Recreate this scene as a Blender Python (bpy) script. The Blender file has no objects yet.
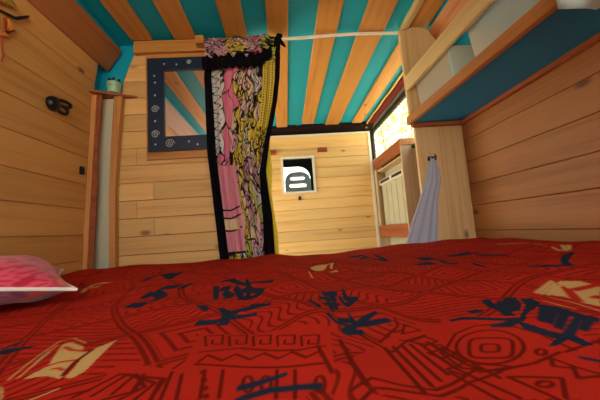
import bpy, bmesh, math, random
import numpy as np
from mathutils import Matrix, Vector
random.seed(7); rng = np.random.default_rng(11)
C = bpy.context.scene
COL = C.collection
# ------------------------------------------------------------------ camera
FPX, YAW, PITCH, ROLL, ZC = 290.0, math.radians(-3.0), math.radians(6.1), math.radians(-3.9), 0.80
cam_data = bpy.data.cameras.new('camera'); cam = bpy.data.objects.new('camera', cam_data); COL.objects.link(cam)
cam_data.sensor_width = 36; cam_data.lens = FPX * 36 / 600; cam_data.clip_start = 0.01
CR = Matrix.Rotation(YAW, 4, 'Z') @ Matrix.Rotation(math.pi / 2 + PITCH, 4, 'X') @ Matrix.Rotation(ROLL, 4, 'Z')
cam.matrix_world = Matrix.Translation((0, 0, ZC)) @ CR
C.camera = cam
# ------------------------------------------------------------------ world, sun, exposure
C.view_settings.view_transform = 'Standard'; C.view_settings.look = 'None'
C.view_settings.exposure = 0.25; C.view_settings.gamma = 1.0; C.view_settings.use_curve_mapping = False
w = bpy.data.worlds.new('sky'); C.world = w; w.use_nodes = True
nt = w.node_tree; nt.nodes.clear()
out = nt.nodes.new('ShaderNodeOutputWorld'); bg = nt.nodes.new('ShaderNodeBackground')
tc = nt.nodes.new('ShaderNodeTexCoord'); sp = nt.nodes.new('ShaderNodeSeparateXYZ'); rp = nt.nodes.new('ShaderNodeValToRGB')
nt.links.new(tc.outputs['Generated'], sp.inputs[0]); nt.links.new(sp.outputs['Z'], rp.inputs[0])
rp.color_ramp.elements[0].position = 0.0; rp.color_ramp.elements[0].color = (0.95, 0.92, 0.80, 1)
rp.color_ramp.elements[1].position = 0.5; rp.color_ramp.elements[1].color = (0.85, 0.92, 1.0, 1)
nt.links.new(rp.outputs[0], bg.inputs[0]); bg.inputs[1].default_value = 3.2
nt.links.new(bg.outputs[0], out.inputs[0])
sun_d = bpy.data.lights.new('sun', 'SUN'); sun_d.energy = 26.0; sun_d.angle = 0.02; sun_d.color = (1, .93, .8)
sun = bpy.data.objects.new('sun', sun_d); COL.objects.link(sun)
sun.rotation_euler = (math.radians(6), math.radians(-27), 0)      # comes from the left side, high up

# ------------------------------------------------------------------ helpers
R3 = CR.to_3x3()
def ray(px, py): return R3 @ Vector(((px - 300) / FPX, (200 - py) / FPX, -1))
def link(o, parent=None):
    COL.objects.link(o)
    if parent: o.parent = parent
    return o
def tag(o, label=None, cat=None, group=None, kind=None):
    if label: o['label'] = label
    if cat: o['category'] = cat
    if group: o['group'] = group
    if kind: o['kind'] = kind
    return o
def thing(name, loc, label, cat, group=None):
    o = bpy.data.objects.new(name, None); o.empty_display_size = .05; o.location = loc; link(o)
    return tag(o, label, cat, group)
def put(name, mb, mats, parent=None, smooth=False):
    """mesh in world coordinates; when parented, stored relative to the parent's location"""
    me = bpy.data.meshes.new(name)
    off = parent_world(parent)
    me.from_pydata([(v[0] - off[0], v[1] - off[1], v[2] - off[2]) for v in mb.v], [], mb.f)
    if not isinstance(mats, (list, tuple)): mats = [mats]
    for m in mats: me.materials.append(m)
    me.polygons.foreach_set('material_index', mb.mi)
    a = me.attributes.new('tone', 'FLOAT', 'FACE'); a.data.foreach_set('value', mb.t)
    if mb.c:
        ca = me.attributes.new('paint', 'FLOAT_COLOR', 'POINT'); ca.data.foreach_set('color', np.array(mb.c, dtype=np.float32).ravel())
    me.update(); 
    bm = bmesh.new(); bm.from_mesh(me)
    if not mb.open: bmesh.ops.recalc_face_normals(bm, faces=bm.faces)
    for f_ in bm.faces: f_.smooth = smooth
    bm.to_mesh(me); bm.free()
    if smooth and mb.sharp: 
        me.set_sharp_from_angle(angle=math.radians(mb.sharp))
    o = bpy.data.objects.new(name, me); return link(o, parent)
def parent_world(p):
    v = Vector((0, 0, 0))
    while p is not None: v += p.location; p = p.parent
    return v
class MB:
    def __init__(s): s.v = []; s.f = []; s.mi = []; s.t = []; s.c = []; s.open = False; s.sharp = 40
    def add(s, vs, fs, mi=0, t=None):
        b = len(s.v); s.v += [tuple(v) for v in vs]
        if t is None: t = random.random()
        for f_ in fs: s.f.append([b + i for i in f_]); s.mi.append(mi); s.t.append(t)
        return s
    def box(s, x0, x1, y0, y1, z0, z1, mi=0, t=None, ch=0.0):
        if ch > 0:
            pr = [(y0 + ch, z0), (y1 - ch, z0), (y1, z0 + ch), (y1, z1 - ch), (y1 - ch, z1), (y0 + ch, z1), (y0, z1 - ch), (y0, z0 + ch)]
            # longest axis carries the prism
            L = [x1 - x0, y1 - y0, z1 - z0]; ax = L.index(max(L))
            if ax == 0: return s.prism('x', pr, x0, x1, mi, t)
            if ax == 1:
                pr = [(x0 + ch, z0), (x1 - ch, z0), (x1, z0 + ch), (x1, z1 - ch), (x1 - ch, z1), (x0 + ch, z1), (x0, z1 - ch), (x0, z0 + ch)]
                return s.prism('y', pr, y0, y1, mi, t)
            pr = [(x0 + ch, y0), (x1 - ch, y0), (x1, y0 + ch), (x1, y1 - ch), (x1 - ch, y1), (x0 + ch, y1), (x0, y1 - ch), (x0, y0 + ch)]
            return s.prism('z', pr, z0, z1, mi, t)
        v = [(x, y, z) for x in (x0, x1) for y in (y0, y1) for z in (z0, z1)]
        return s.add(v, [(0, 1, 3, 2), (4, 6, 7, 5), (0, 4, 5, 1), (2, 3, 7, 6), (0, 2, 6, 4), (1, 5, 7, 3)], mi, t)
    def prism(s, ax, prof, a, b, mi=0, t=None):
        def m(p, k):
            if ax == 'x': return (k, p[0], p[1])
            if ax == 'y': return (p[0], k, p[1])
            return (p[0], p[1], k)
        n = len(prof); vs = [m(p, a) for p in prof] + [m(p, b) for p in prof]
        fs = [list(range(n)), [n + i for i in range(n)][::-1]] + [(i, (i + 1) % n, n + (i + 1) % n, n + i) for i in range(n)]
        return s.add(vs, fs, mi, t)
    def tube(s, pts, r, n=10, mi=0, t=None, close=False, cap=True):
        pts = [Vector(p) for p in pts]; N = len(pts); rs = r if isinstance(r, (list, tuple)) else [r] * N
        vs = []; up = Vector((.13, .21, .97)).normalized()
        for i, p in enumerate(pts):
            if close: d = (pts[(i + 1) % N] - pts[i - 1])
            else: d = pts[min(i + 1, N - 1)] - pts[max(i - 1, 0)]
            d.normalize(); a = d.cross(up)
            if a.length < 1e-3: a = d.cross(Vector((1, 0, 0)))
            a.normalize(); b2 = d.cross(a)
            for k in range(n):
                th = 2 * math.pi * k / n; vs.append(p + (a * math.cos(th) + b2 * math.sin(th)) * rs[i])
        fs = []
        for i in range(N if close else N - 1):
            j = (i + 1) % N
            for k in range(n): fs.append((i * n + k, i * n + (k + 1) % n, j * n + (k + 1) % n, j * n + k))
        if cap and not close: fs += [list(range(n))[::-1], [(N - 1) * n + k for k in range(n)]]
        return s.add(vs, fs, mi, t)
    def lathe(s, o, ax, prof, n=28, mi=0):
        o = Vector(o); ax = Vector(ax).normalized(); a = ax.cross(Vector((.3, .1, .95))).normalized(); b2 = ax.cross(a)
        vs = []
        for (r, h) in prof:
            for k in range(n):
                th = 2 * math.pi * k / n; vs.append(o + ax * h + (a * math.cos(th) + b2 * math.sin(th)) * max(r, 1e-4))
        fs = [(i * n + k, i * n + (k + 1) % n, (i + 1) * n + (k + 1) % n, (i + 1) * n + k) for i in range(len(prof) - 1) for k in range(n)]
        return s.add(vs, fs, mi)
    def grid(s, P, mi=0):
        """P: array rows x cols x 3"""
        nr, nc = len(P), len(P[0]); vs = [tuple(p) for row in P for p in row]
        fs = [(i * nc + j, i * nc + j + 1, (i + 1) * nc + j + 1, (i + 1) * nc + j) for i in range(nr - 1) for j in range(nc - 1)]
        s.open = True
        return s.add(vs, fs, mi, .5)

def lin(c):
    r = [((x / 255 + .055) / 1.055) ** 2.4 if x / 255 > .04045 else x / 255 / 12.92 for x in c]
    return (r[0], r[1], r[2], 1)
MATS = {}
def new_mat(name):
    m = bpy.data.materials.new(name); m.use_nodes = True; nt = m.node_tree; nt.nodes.clear()
    o = nt.nodes.new('ShaderNodeOutputMaterial'); p = nt.nodes.new('ShaderNodeBsdfPrincipled'); nt.links.new(p.outputs[0], o.inputs[0])
    return m, nt, p, o
def plain(name, rgb, rough=.6, spec=.3, metal=0, noise=.06, scale=30, bump=0.0):
    m, nt, p, o = new_mat(name)
    n = nt.nodes.new('ShaderNodeTexNoise'); n.inputs['Scale'].default_value = scale; n.inputs['Detail'].default_value = 4
    t = nt.nodes.new('ShaderNodeTexCoord'); nt.links.new(t.outputs['Object'], n.inputs['Vector'])
    mr = nt.nodes.new('ShaderNodeMapRange'); mr.inputs['To Min'].default_value = 1 - noise * 2; mr.inputs['To Max'].default_value = 1 + noise * 2
    nt.links.new(n.outputs[0], mr.inputs[0])
    mx = nt.nodes.new('ShaderNodeVectorMath'); mx.operation = 'SCALE'; mx.inputs[0].default_value = lin(rgb)[:3]
    nt.links.new(mr.outputs[0], mx.inputs['Scale']); nt.links.new(mx.outputs[0], p.inputs['Base Color'])
    p.inputs['Roughness'].default_value = rough; p.inputs['Specular IOR Level'].default_value = spec; p.inputs['Metallic'].default_value = metal
    if bump:
        b = nt.nodes.new('ShaderNodeBump'); b.inputs['Strength'].default_value = bump; b.inputs['Distance'].default_value = .002
        nt.links.new(n.outputs[0], b.inputs['Height']); nt.links.new(b.outputs[0], p.inputs['Normal'])
    return m
def wood(name, axis, light, dark, rough=.5, knots=True, kth=.42, gscale=1.0, contrast=1.0, knot=(84, 44, 20)):
    m, nt, p, o = new_mat(name); N = nt.nodes.new; L = nt.links.new
    tc = N('ShaderNodeTexCoord'); at = N('ShaderNodeAttribute'); at.attribute_name = 'tone'
    def mp(along, across):
        q = N('ShaderNodeMapping'); s = [across] * 3; s['xyz'.index(axis)] = along; q.inputs['Scale'].default_value = s; L(tc.outputs['Object'], q.inputs['Vector'])
        # every board its own stretch of timber
        ad = N('ShaderNodeVectorMath'); ad.operation = 'MULTIPLY_ADD'; cm = N('ShaderNodeCombineXYZ')
        for k in range(3): L(at.outputs['Fac'], cm.inputs[k])
        L(cm.outputs[0], ad.inputs[0]); ad.inputs[1].default_value = (31.7, 17.3, 23.9); L(q.outputs[0], ad.inputs[2])
        return ad.outputs[0]
    n1 = N('ShaderNodeTexNoise'); n1.inputs['Scale'].default_value = 1; n1.inputs['Detail'].default_value = 3; n1.inputs['Distortion'].default_value = .15
    L(mp(1.1 * gscale, 26 * gscale), n1.inputs['Vector'])
    n2 = N('ShaderNodeTexNoise'); n2.inputs['Scale'].default_value = 1; n2.inputs['Detail'].default_value = 2
    L(mp(5 * gscale, 190 * gscale), n2.inputs['Vector'])
    ad = N('ShaderNodeMath'); ad.operation = 'MULTIPLY_ADD'; ad.inputs[1].default_value = .35; L(n2.outputs[0], ad.inputs[0]); 
    sc = N('ShaderNodeMath'); sc.operation = 'MULTIPLY'; sc.inputs[1].default_value = .75; L(n1.outputs[0], sc.inputs[0]); L(sc.outputs[0], ad.inputs[2])
    rp = N('ShaderNodeValToRGB'); L(ad.outputs[0], rp.inputs[0])
    mid = [(a + b) / 2 for a, b in zip(light, dark)]
    e = rp.color_ramp.elements; e[0].position = .5 - .16 / contrast; e[0].color = lin(light); e[1].position = .5 + .22 / contrast; e[1].color = lin(dark)
    e2 = rp.color_ramp.elements.new(.56); e2.color = lin([l * .55 + m_ * .45 for l, m_ in zip(light, mid)])
    col = rp.outputs[0]
    tn = N('ShaderNodeMapRange'); tn.inputs['To Min'].default_value = .86; tn.inputs['To Max'].default_value = 1.08; L(at.outputs['Fac'], tn.inputs[0])
    vm = N('ShaderNodeVectorMath'); vm.operation = 'SCALE'; L(col, vm.inputs[0]); L(tn.outputs[0], vm.inputs['Scale']); col = vm.outputs[0]
    if knots:
        vo = N('ShaderNodeTexVoronoi'); vo.inputs['Scale'].default_value = 1; L(mp(4.2, 8.5), vo.inputs['Vector'])
        k1 = N('ShaderNodeMapRange'); k1.inputs['From Min'].default_value = .05; k1.inputs['From Max'].default_value = .14; k1.inputs['To Min'].default_value = 1; k1.inputs['To Max'].default_value = 0
        L(vo.outputs['Distance'], k1.inputs[0])
        sx = N('ShaderNodeSeparateColor'); L(vo.outputs['Color'], sx.inputs[0])
        gt = N('ShaderNodeMath'); gt.operation = 'GREATER_THAN'; gt.inputs[1].default_value = kth; L(sx.outputs[0], gt.inputs[0])
        ml = N('ShaderNodeMath'); ml.operation = 'MULTIPLY'; L(k1.outputs[0], ml.inputs[0]); L(gt.outputs[0], ml.inputs[1])
        m2 = N('ShaderNodeMath'); m2.operation = 'MULTIPLY'; m2.inputs[1].default_value = .8; L(ml.outputs[0], m2.inputs[0])
        mx = N('ShaderNodeMix'); mx.data_type = 'RGBA'; L(m2.outputs[0], mx.inputs['Factor']); L(col, mx.inputs['A']); mx.inputs['B'].default_value = lin(knot); col = mx.outputs['Result']
    L(col, p.inputs['Base Color']); p.inputs['Roughness'].default_value = rough; p.inputs['Specular IOR Level'].default_value = .35
    b = N('ShaderNodeBump'); b.inputs['Strength'].default_value = .25; b.inputs['Distance'].default_value = .001; L(n2.outputs[0], b.inputs['Height']); L(b.outputs[0], p.inputs['Normal'])
    return m
def painted(name, rough=.8, spec=.15, sheen=0.0, weave=900):
    m, nt, p, o = new_mat(name); a = nt.nodes.new('ShaderNodeAttribute'); a.attribute_name = 'paint'
    nt.links.new(a.outputs['Color'], p.inputs['Base Color']); p.inputs['Roughness'].default_value = rough; p.inputs['Specular IOR Level'].default_value = spec
    p.inputs['Sheen Weight'].default_value = sheen
    n = nt.nodes.new('ShaderNodeTexNoise'); n.inputs['Scale'].default_value = weave; t = nt.nodes.new('ShaderNodeTexCoord'); nt.links.new(t.outputs['Object'], n.inputs['Vector'])
    b = nt.nodes.new('ShaderNodeBump'); b.inputs['Strength'].default_value = .3; b.inputs['Distance'].default_value = .0006; nt.links.new(n.outputs[0], b.inputs['Height']); nt.links.new(b.outputs[0], p.inputs['Normal'])
    return m
def frosted(name, rgb, alpha=.5, rough=.3):
    m, nt, p, o = new_mat(name); nt.nodes.remove(p)
    d = nt.nodes.new('ShaderNodeBsdfDiffuse'); d.inputs[0].default_value = lin(rgb); tl = nt.nodes.new('ShaderNodeBsdfTranslucent'); tl.inputs[0].default_value = lin(rgb)
    g = nt.nodes.new('ShaderNodeBsdfGlossy'); g.inputs['Roughness'].default_value = rough
    tr = nt.nodes.new('ShaderNodeBsdfTransparent'); a = nt.nodes.new('ShaderNodeMixShader'); a.inputs[0].default_value = .5
    b = nt.nodes.new('ShaderNodeMixShader'); b.inputs[0].default_value = .08; c = nt.nodes.new('ShaderNodeMixShader'); c.inputs[0].default_value = alpha
    nt.links.new(d.outputs[0], a.inputs[1]); nt.links.new(tl.outputs[0], a.inputs[2]); nt.links.new(a.outputs[0], b.inputs[1]); nt.links.new(g.outputs[0], b.inputs[2])
    nt.links.new(tr.outputs[0], c.inputs[1]); nt.links.new(b.outputs[0], c.inputs[2]); nt.links.new(c.outputs[0], o.inputs[0])
    return m

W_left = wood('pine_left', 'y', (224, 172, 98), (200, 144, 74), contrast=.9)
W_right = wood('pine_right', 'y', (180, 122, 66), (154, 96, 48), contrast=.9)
W_part = wood('pine_partition', 'x', (226, 182, 114), (204, 152, 88), knot=(120, 66, 30))
W_front = wood('pine_bulkhead', 'x', (240, 198, 126), (222, 172, 98), knot=(150, 84, 36))
W_slat = wood('batten_wood', 'y', (210, 152, 76), (184, 122, 56), knots=True)
W_cornice = wood('cornice_wood', 'y', (186, 120, 66), (146, 84, 42), contrast=1.4, knot=(60, 30, 18))
W_post = wood('post_wood', 'z', (214, 152, 88), (176, 114, 60), knots=False)
W_board = wood('board_wood', 'z', (222, 188, 134), (196, 154, 98), knot=(110, 66, 34), kth=.12)
W_beam = wood('beam_wood', 'x', (204, 144, 72), (168, 108, 50), knots=False)
W_lip = wood('lip_wood', 'y', (190, 128, 68), (150, 90, 44), knots=True)
W_cream = wood('cream_wood', 'y', (206, 180, 128), (180, 150, 100), knots=False)
W_red = wood('reddish_wood', 'y', (168, 92, 50), (130, 62, 32), knots=False)
W_ply = wood('plywood', 'z', (218, 192, 150), (196, 164, 118), knots=False)
TEAL = plain('teal_paint', (6, 158, 188), .55, .3, noise=.04, scale=3)
BLUE = plain('blue_paint', (36, 124, 176), .6, .2, noise=.05, scale=4)
DARKGAP = plain('dark_gap', (30, 20, 14), .9, .1)
WHITE = plain('white_paint', (226, 222, 206), .5, .3, noise=.02)
OFFW = plain('offwhite_panel', (196, 190, 160), .6, .2, noise=.03)
BLACK = plain('black_plastic', (22, 22, 24), .35, .4)
REDP = plain('red_paint', (98, 14, 8), .75, .1, noise=.08)
RUBBER = plain('rubber_seal', (40, 42, 34), .6, .3)
NAVYP = plain('navy_frame_paint', (16, 36, 62), .4, .4, noise=.15, scale=25)
SILVER = plain('silver_ink', (190, 196, 190), .4, .4)
GREYB = plain('greyblue_vinyl', (196, 212, 222), .6, .2)
MINT = plain('mint_ceramic', (150, 196, 160), .35, .5)
DARKHL = plain('dark_headliner', (34, 20, 18), .9, .1, noise=.15, scale=12)

# ------------------------------------------------------------------ THE SETTING
def S(o): return tag(o, kind='structure')
def planks(mb, ax, n_axis, face, back, cuts, a, b, gap=.0015, ch=.0025, off=None, inward=1):
    """boards running along ax, stacked in z between cuts; surface at n_axis=face (off(z) adds a lean)"""
    for z0, z1 in zip(cuts[:-1], cuts[1:]):
        f0 = face + (off(z0) if off else 0); f1 = face + (off(z1) if off else 0); s = inward
        z0g, z1g = z0 + gap / 2, z1 - gap / 2
        pr = [(back, z0g), (f0 - s * ch, z0g), (f0, z0g + ch), (f1, z1g - ch), (f1 - s * ch, z1g), (back, z1g)]
        # random butt joints
        ks = [a, b]
        mb_t = random.random()
        mb.prism(ax, pr, a, b, 0, mb_t)
def lean(z):
    pts = [(.0, 0), (.7, 0), (1.05, .012), (1.25, .022), (1.5, .033), (1.60, .045), (1.70, .062)]
    for (a, u), (b, v) in zip(pts[:-1], pts[1:]):
        if z <= b: return u + (v - u) * (z - a) / (b - a)
    return .062
LC = [0.02] + [.735 - .115 * k for k in range(5, 0, -1)] + [.735, .845, .962, 1.072, 1.195, 1.31, 1.432, 1.565, 1.70]
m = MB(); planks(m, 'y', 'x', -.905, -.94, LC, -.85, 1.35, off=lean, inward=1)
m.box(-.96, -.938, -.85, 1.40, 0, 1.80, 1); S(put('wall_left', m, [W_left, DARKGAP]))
RC = [.02] + [.747 - .11 * k for k in range(6, 0, -1)] + [.747, .865, .97, 1.08, 1.19, 1.30, 1.41, 1.52, 1.63, 1.76]
m = MB()
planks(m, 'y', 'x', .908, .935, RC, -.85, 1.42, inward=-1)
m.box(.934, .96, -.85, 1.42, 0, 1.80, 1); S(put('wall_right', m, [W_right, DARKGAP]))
# ceiling: teal panels with folded down edges left and right
m = MB()
m.box(-.79, .79, -.85, 2.68, 1.803, 1.82)
for s in (-1, 1):
    pr = [(s * .79, 1.803), (s * .79, 1.82), (s * .97, 1.70), (s * .97, 1.50), (s * .90, 1.50), (s * .885, 1.66)]
    m.prism('y', pr, -.85, 1.44 if s < 0 else 1.40)
    if s < 0: m.prism('y', [(-.98, 1.49), (-.60, 1.49), (-.60, 1.803), (-.98, 1.803)], 1.432, 1.44)
    if s < 0: m.prism('y', [(s * .79, 1.803), (s * .79, 1.82), (s * .97, 1.80), (s * .97, 1.775)], 1.44, 2.68)
m.box(.79, .825, 1.40, 2.68, 1.803, 1.82)
S(put('ceiling', m, TEAL))
m = MB(); m.box(-1.0, 1.0, -.85, 3.9, 1.83, 1.86); S(put('trim_1', m, WHITE))          # unseen outer roof skin, added to stop light leaks
m = MB(); m.box(-1.0, 1.02, -.85, 3.9, -.04, 0); S(put('floor', m, plain('floor_lino', (120, 96, 70), .6)))
# partition with the mirror
PC = [.02 + .085 * k for k in range(8)] + [.74 + .085 * k for k in range(12)]
m = MB()
rows = PC + [1.735]
for i, (z0, z1) in enumerate(zip(rows[:-1], rows[1:])):
    g = .0008; ch = .002; zz = (z0 + z1) / 2
    def xl_(z): return float(np.interp(z, [0, 1.0, 1.5, 1.61, 1.757], [-.80, -.80, -.775, -.755, -.695]))
    j = random.choice([-.62, -.5, -.7, None, None]) if i > 7 else None
    spans = [(None, -.19)] if j is None else [(None, j - .001), (j + .001, -.19)]
    for a, b in spans:
        pr = [(1.415, z0 + g), (1.40 + ch, z0 + g), (1.40, z0 + g + ch), (1.40, z1 - g - ch), (1.40 + ch, z1 - g), (1.415, z1 - g)]
        vs = [(a if a is not None else xl_(q[1]), q[0], q[1]) for q in pr] + [(b, q[0], q[1]) for q in pr]
        m.add(vs, [(0, 1, 2, 3, 4, 5), (11, 10, 9, 8, 7, 6)] + [(k, (k + 1) % 6, 6 + (k + 1) % 6, 6 + k) for k in range(6)])
m.prism('y', [(-.96, 0), (-.19, 0), (-.19, 1.80), (-.695, 1.80), (-.715, 1.735), (-.765, 1.61), (-.785, 1.5), (-.96, 1.5)], 1.415, 1.43, 1)
S(put('wall_partition', m, [W_part, DARKGAP]))
# white strip and the two curved posts at the left corner
def strip(prof_pts, y0, y1, name, mat):
    m = MB(); vs = []
    for (z, xa, xb) in prof_pts: vs += [(xa, y0, z), (xb, y0, z), (xb, y1, z), (xa, y1, z)]
    n = len(prof_pts); fs = [(0, 3, 2, 1), tuple(4 * (n - 1) + k for k in (0, 1, 2, 3))]
    for i in range(n - 1):
        for k in range(4): fs.append((4 * i + k, 4 * i + (k + 1) % 4, 4 * i + 4 + (k + 1) % 4, 4 * i + 4 + k))
    m.add(vs, fs); return S(put(name, m, mat))
def sp_(pts, n=14):
    zs = [p[0] for p in pts]; r = []
    for k in range(n):
        z = zs[0] + (zs[-1] - zs[0]) * k / (n - 1); r.append((z, float(np.interp(z, zs, [p[1] for p in pts])), float(np.interp(z, zs, [p[2] for p in pts]))))
    return r
strip(sp_([(.0, -.938, -.91), (.7, -.906, -.886), (1.05, -.892, -.872), (1.25, -.882, -.862), (1.50, -.872, -.850)]), 1.340, 1.352, 'trim_2', W_post)
strip(sp_([(.0, -.92, -.88), (.7, -.888, -.863), (1.05, -.874, -.848), (1.25, -.864, -.845), (1.50, -.852, -.828)]), 1.345, 1.350, 'trim_3', W_red)
strip(sp_([(.0, -.95, -.80), (1.50, -.95, -.775)]), 1.39, 1.399, 'trim_4', OFFW)
strip(sp_([(.0, -.81, -.78), (.7, -.807, -.780), (1.05, -.807, -.780), (1.25, -.800, -.768), (1.50, -.785, -.748)]), 1.365, 1.389, 'trim_5', W_post)
# bulkhead towards the cab with a small window opening
m = MB(); BX0, BX1 = -.62, .838; wx0, wx1, wz0, wz1 = .005, .282, 1.17, 1.485
zc = [.02]
while zc[-1] < 1.62: zc.append(zc[-1] + .0975)
zc[-1] = 1.70
for z0, z1 in zip(zc[:-1], zc[1:]):
    g = .0008; ch = .0025; t = random.random()
    def slab(xa, xb, za, zb):
        if zb - za < .012: return
        pr = [(2.72, za), (2.70 + ch, za), (2.70, za + ch), (2.70, zb - ch), (2.70 + ch, zb), (2.72, zb)]
        m.prism('x', pr, xa, xb, 0, t)
    a, b = z0 + g, z1 - g
    if b <= wz0 or a >= wz1: slab(BX0, BX1, a, b)
    else:
        slab(BX0, wx0, a, b); slab(wx1, BX1, a, b)
        if a < wz0: slab(wx0, wx1, a, wz0)
        if b > wz1: slab(wx0, wx1, wz1, b)
for q in ((BX0, wx0, .02, 1.70), (wx1, BX1, .02, 1.70), (wx0, wx1, .02, wz0), (wx0, wx1, wz1, 1.70)): m.box(q[0], q[1], 2.7205, 2.732, q[2], q[3], 1)  # backing added behind the boards to stop light through the joints
S(put('wall_front', m, [W_front, DARKGAP]))
m = MB(); m.box(-.98, BX0, 2.70, 2.74, 0, 1.8); S(put('trim_6', m, DARKHL))
m = MB(); m.box(BX1 + .023, .984, 2.70, 2.72, 0, 1.36); S(put('trim_13', m, W_ply))
m = MB(); m.box(BX0, BX1 + .022, 2.688, 2.722, 1.70, 1.716); m.box(BX1 , BX1 + .022, 2.688, 2.722, 0.02, 1.70); S(put('trim_7', m, WHITE))
# small cab window: white frame set in the boards
wf = MB()
for (a, b, c, d) in ((wx0 - .02, wx1 + .02, wz1, wz1 + .02), (wx0 - .02, wx1 + .02, wz0 - .02, wz0), (wx0 - .02, wx0, wz0, wz1), (wx1, wx1 + .02, wz0, wz1)):
    wf.box(a, b, 2.685, 2.73, c, d)
wf_o = S(put('window_1', wf, WHITE))
# dark headliner above the bulkhead, roof cross beam
m = MB()
N = 44; P = []
for i in range(N + 1):
    x = -.9 + 1.8 * i / N; zz = 1.775 + .008 * math.sin(i * .9) + .006 * math.sin(i * 2.3 + 1)
    P.append([(x, 2.655, zz + .03), (x, 2.66, zz), (x, 2.70, 1.755), (x, 2.78, 1.70), (x, 2.80, 1.83)])
m.grid(P); S(put('trim_8', m, DARKHL, smooth=True))
# van body side, right, ahead of the bed: solid below, window opening above
m = MB(); m.box(.985, 1.0, 1.42, 3.9, 0, 1.36); m.box(.985, 1.0, 2.98, 3.9, 1.36, 1.83); m.box(.93, 1.0, 1.42, 1.50, 1.3, 1.80); m.box(.946, 1.0, 1.50, 2.98, 1.786, 1.83)
S(put('wall_right_front', m, REDP))
m = MB(); m.box(.845, .902, 1.40, 2.99, 1.784, 1.828, 0, ch=.006); S(put('trim_9', m, REDP))
m = MB(); m.box(.904, .944, 1.40, 2.99, 1.788, 1.828, 0, ch=.004); S(put('trim_14', m, RUBBER))
m = MB(); m.tube([(.832, 1.45 + k * .1, 1.79 + .004 * math.sin(k * 2)) for k in range(13)] + [(.85, 2.70, 1.775), (.83, 2.68, 1.75)], .0075, 8); S(put('trim_10', m, plain('cream_cord', (200, 180, 110), .7)))
# right window: rubber seal and glass
def rrect(y0, y1, z0, z1, r, n=6):
    pts = []
    for cy, cz, a0 in ((y1 - r, z1 - r, 0), (y0 + r, z1 - r, 90), (y0 + r, z0 + r, 180), (y1 - r, z0 + r, 270)):
        for k in range(n + 1):
            a = math.radians(a0 + 90 * k / n); pts.append((cy + r * math.cos(a), cz + r * math.sin(a)))
    return pts
wy0, wy1, wzz0, wzz1 = 1.50, 2.95, 1.36, 1.782
m = MB(); m.tube([(.965, a, b) for a, b in rrect(wy0, wy1, wzz0, wzz1, .09)], .016, 8, close=True)
seal = S(put('window_2', m, RUBBER, smooth=True))
glass_m, gnt, gp, go = new_mat('window_glass'); gnt.nodes.remove(gp)
g1 = gnt.nodes.new('ShaderNodeBsdfTransparent'); g1.inputs[0].default_value = (.93, .96, .93, 1); g2 = gnt.nodes.new('ShaderNodeBsdfGlossy'); g2.inputs['Roughness'].default_value = .02
gm = gnt.nodes.new('ShaderNodeMixShader'); gm.inputs[0].default_value = .05; gnt.links.new(g1.outputs[0], gm.inputs[1]); gnt.links.new(g2.outputs[0], gm.inputs[2]); gnt.links.new(gm.outputs[0], go.inputs[0])
m = MB(); m.prism('x', rrect(wy0, wy1, wzz0, wzz1, .09), .966, .970); put('window_pane', m, glass_m, seal)
# left body side ahead of the partition: open sliding door between y=1.5 and 2.6
m = MB(); m.box(-1.0, -.985, 1.41, 1.50, 0, 1.83); m.box(-1.0, -.985, 2.62, 3.9, 0, 1.83); m.box(-1.0, -.985, 1.50, 2.62, 1.74, 1.83); m.box(-1.0, -.985, 1.5, 2.62, -.04, .02)
S(put('wall_left_front', m, REDP))
# cab front: black windscreen surround
m = MB()
hole = rrect(-.60, .335, 1.10, 1.60, .15, 8); n = len(hole)
outer = []
for (a, b) in hole:
    outer.append((-1.0 if a < -.13 else .99, b) if abs(a + .1325) / .4675 > abs(b - 1.35) / .25 else (a, 1.83 if b > 1.35 else 0))
vs = [(a, 3.55, b) for a, b in hole] + [(a, 3.55, b) for a, b in outer] + [(a, 3.57, b) for a, b in hole] + [(a, 3.57, b) for a, b in outer]
fs = []
for i in range(n):
    j = (i + 1) % n
    fs += [(i, j, n + j, n + i), (2 * n + i, 3 * n + i, 3 * n + j, 2 * n + j), (i, 2 * n + i, 2 * n + j, j)]
m.add(vs, fs); m.open = True; S(put('wall_cab_front', m, BLACK))
m = MB(); m.box(-8, 8, -6, 12, -.42, -.40); S(put('ground', m, plain('pale_bounce_ground', (196, 184, 156), .9, .1, noise=.1, scale=3)))  # unseen ground outside, made pale to bounce sunlight up to the ceiling
# beam over the partition and ceiling rail over the shelf
m = MB(); m.box(-.695, -.20, 1.37, 1.40, 1.724, 1.786, ch=.003); S(put('trim_11', m, W_beam))
m = MB(); m.box(.640, .672, -.85, 1.36, 1.772, 1.803, ch=.003); S(put('trim_12', m, W_cream))

# ------------------------------------------------------------------ ceiling battens (each its own thing)
slats = [(-.705, -.603, -.84, 1.37, 'leftmost of the ceiling battens, orange stained, ending at the beam above the mint pot'),
         (-.497, -.392, -.84, 1.37, 'orange ceiling batten that meets the beam directly above the mirror'),
         (-.242, -.138, -.84, 2.62, 'orange ceiling batten running over the top of the patterned curtain'),
         (-.033, .068, -.84, 2.66, 'orange ceiling batten just right of the curtain, pointing straight ahead'),
         (.203, .314, -.84, 2.60, 'orange ceiling batten crossing the middle of the white rod, short end before the gap'),
         (.428, .560, -.84, 2.66, 'wide orange ceiling batten right of the middle, over the right side of the bulkhead'),
         (.682, .778, -.84, 2.64, 'orange ceiling batten nearest the red window beam and passing over the end board')]
for x0, x1, y0, y1, lab in slats:
    m = MB(); m.box(x0, x1, y0, y1, 1.787, 1.803, ch=.003)
    tag(put('ceiling_batten', m, W_slat), lab, 'batten', 'ceiling battens')
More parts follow.
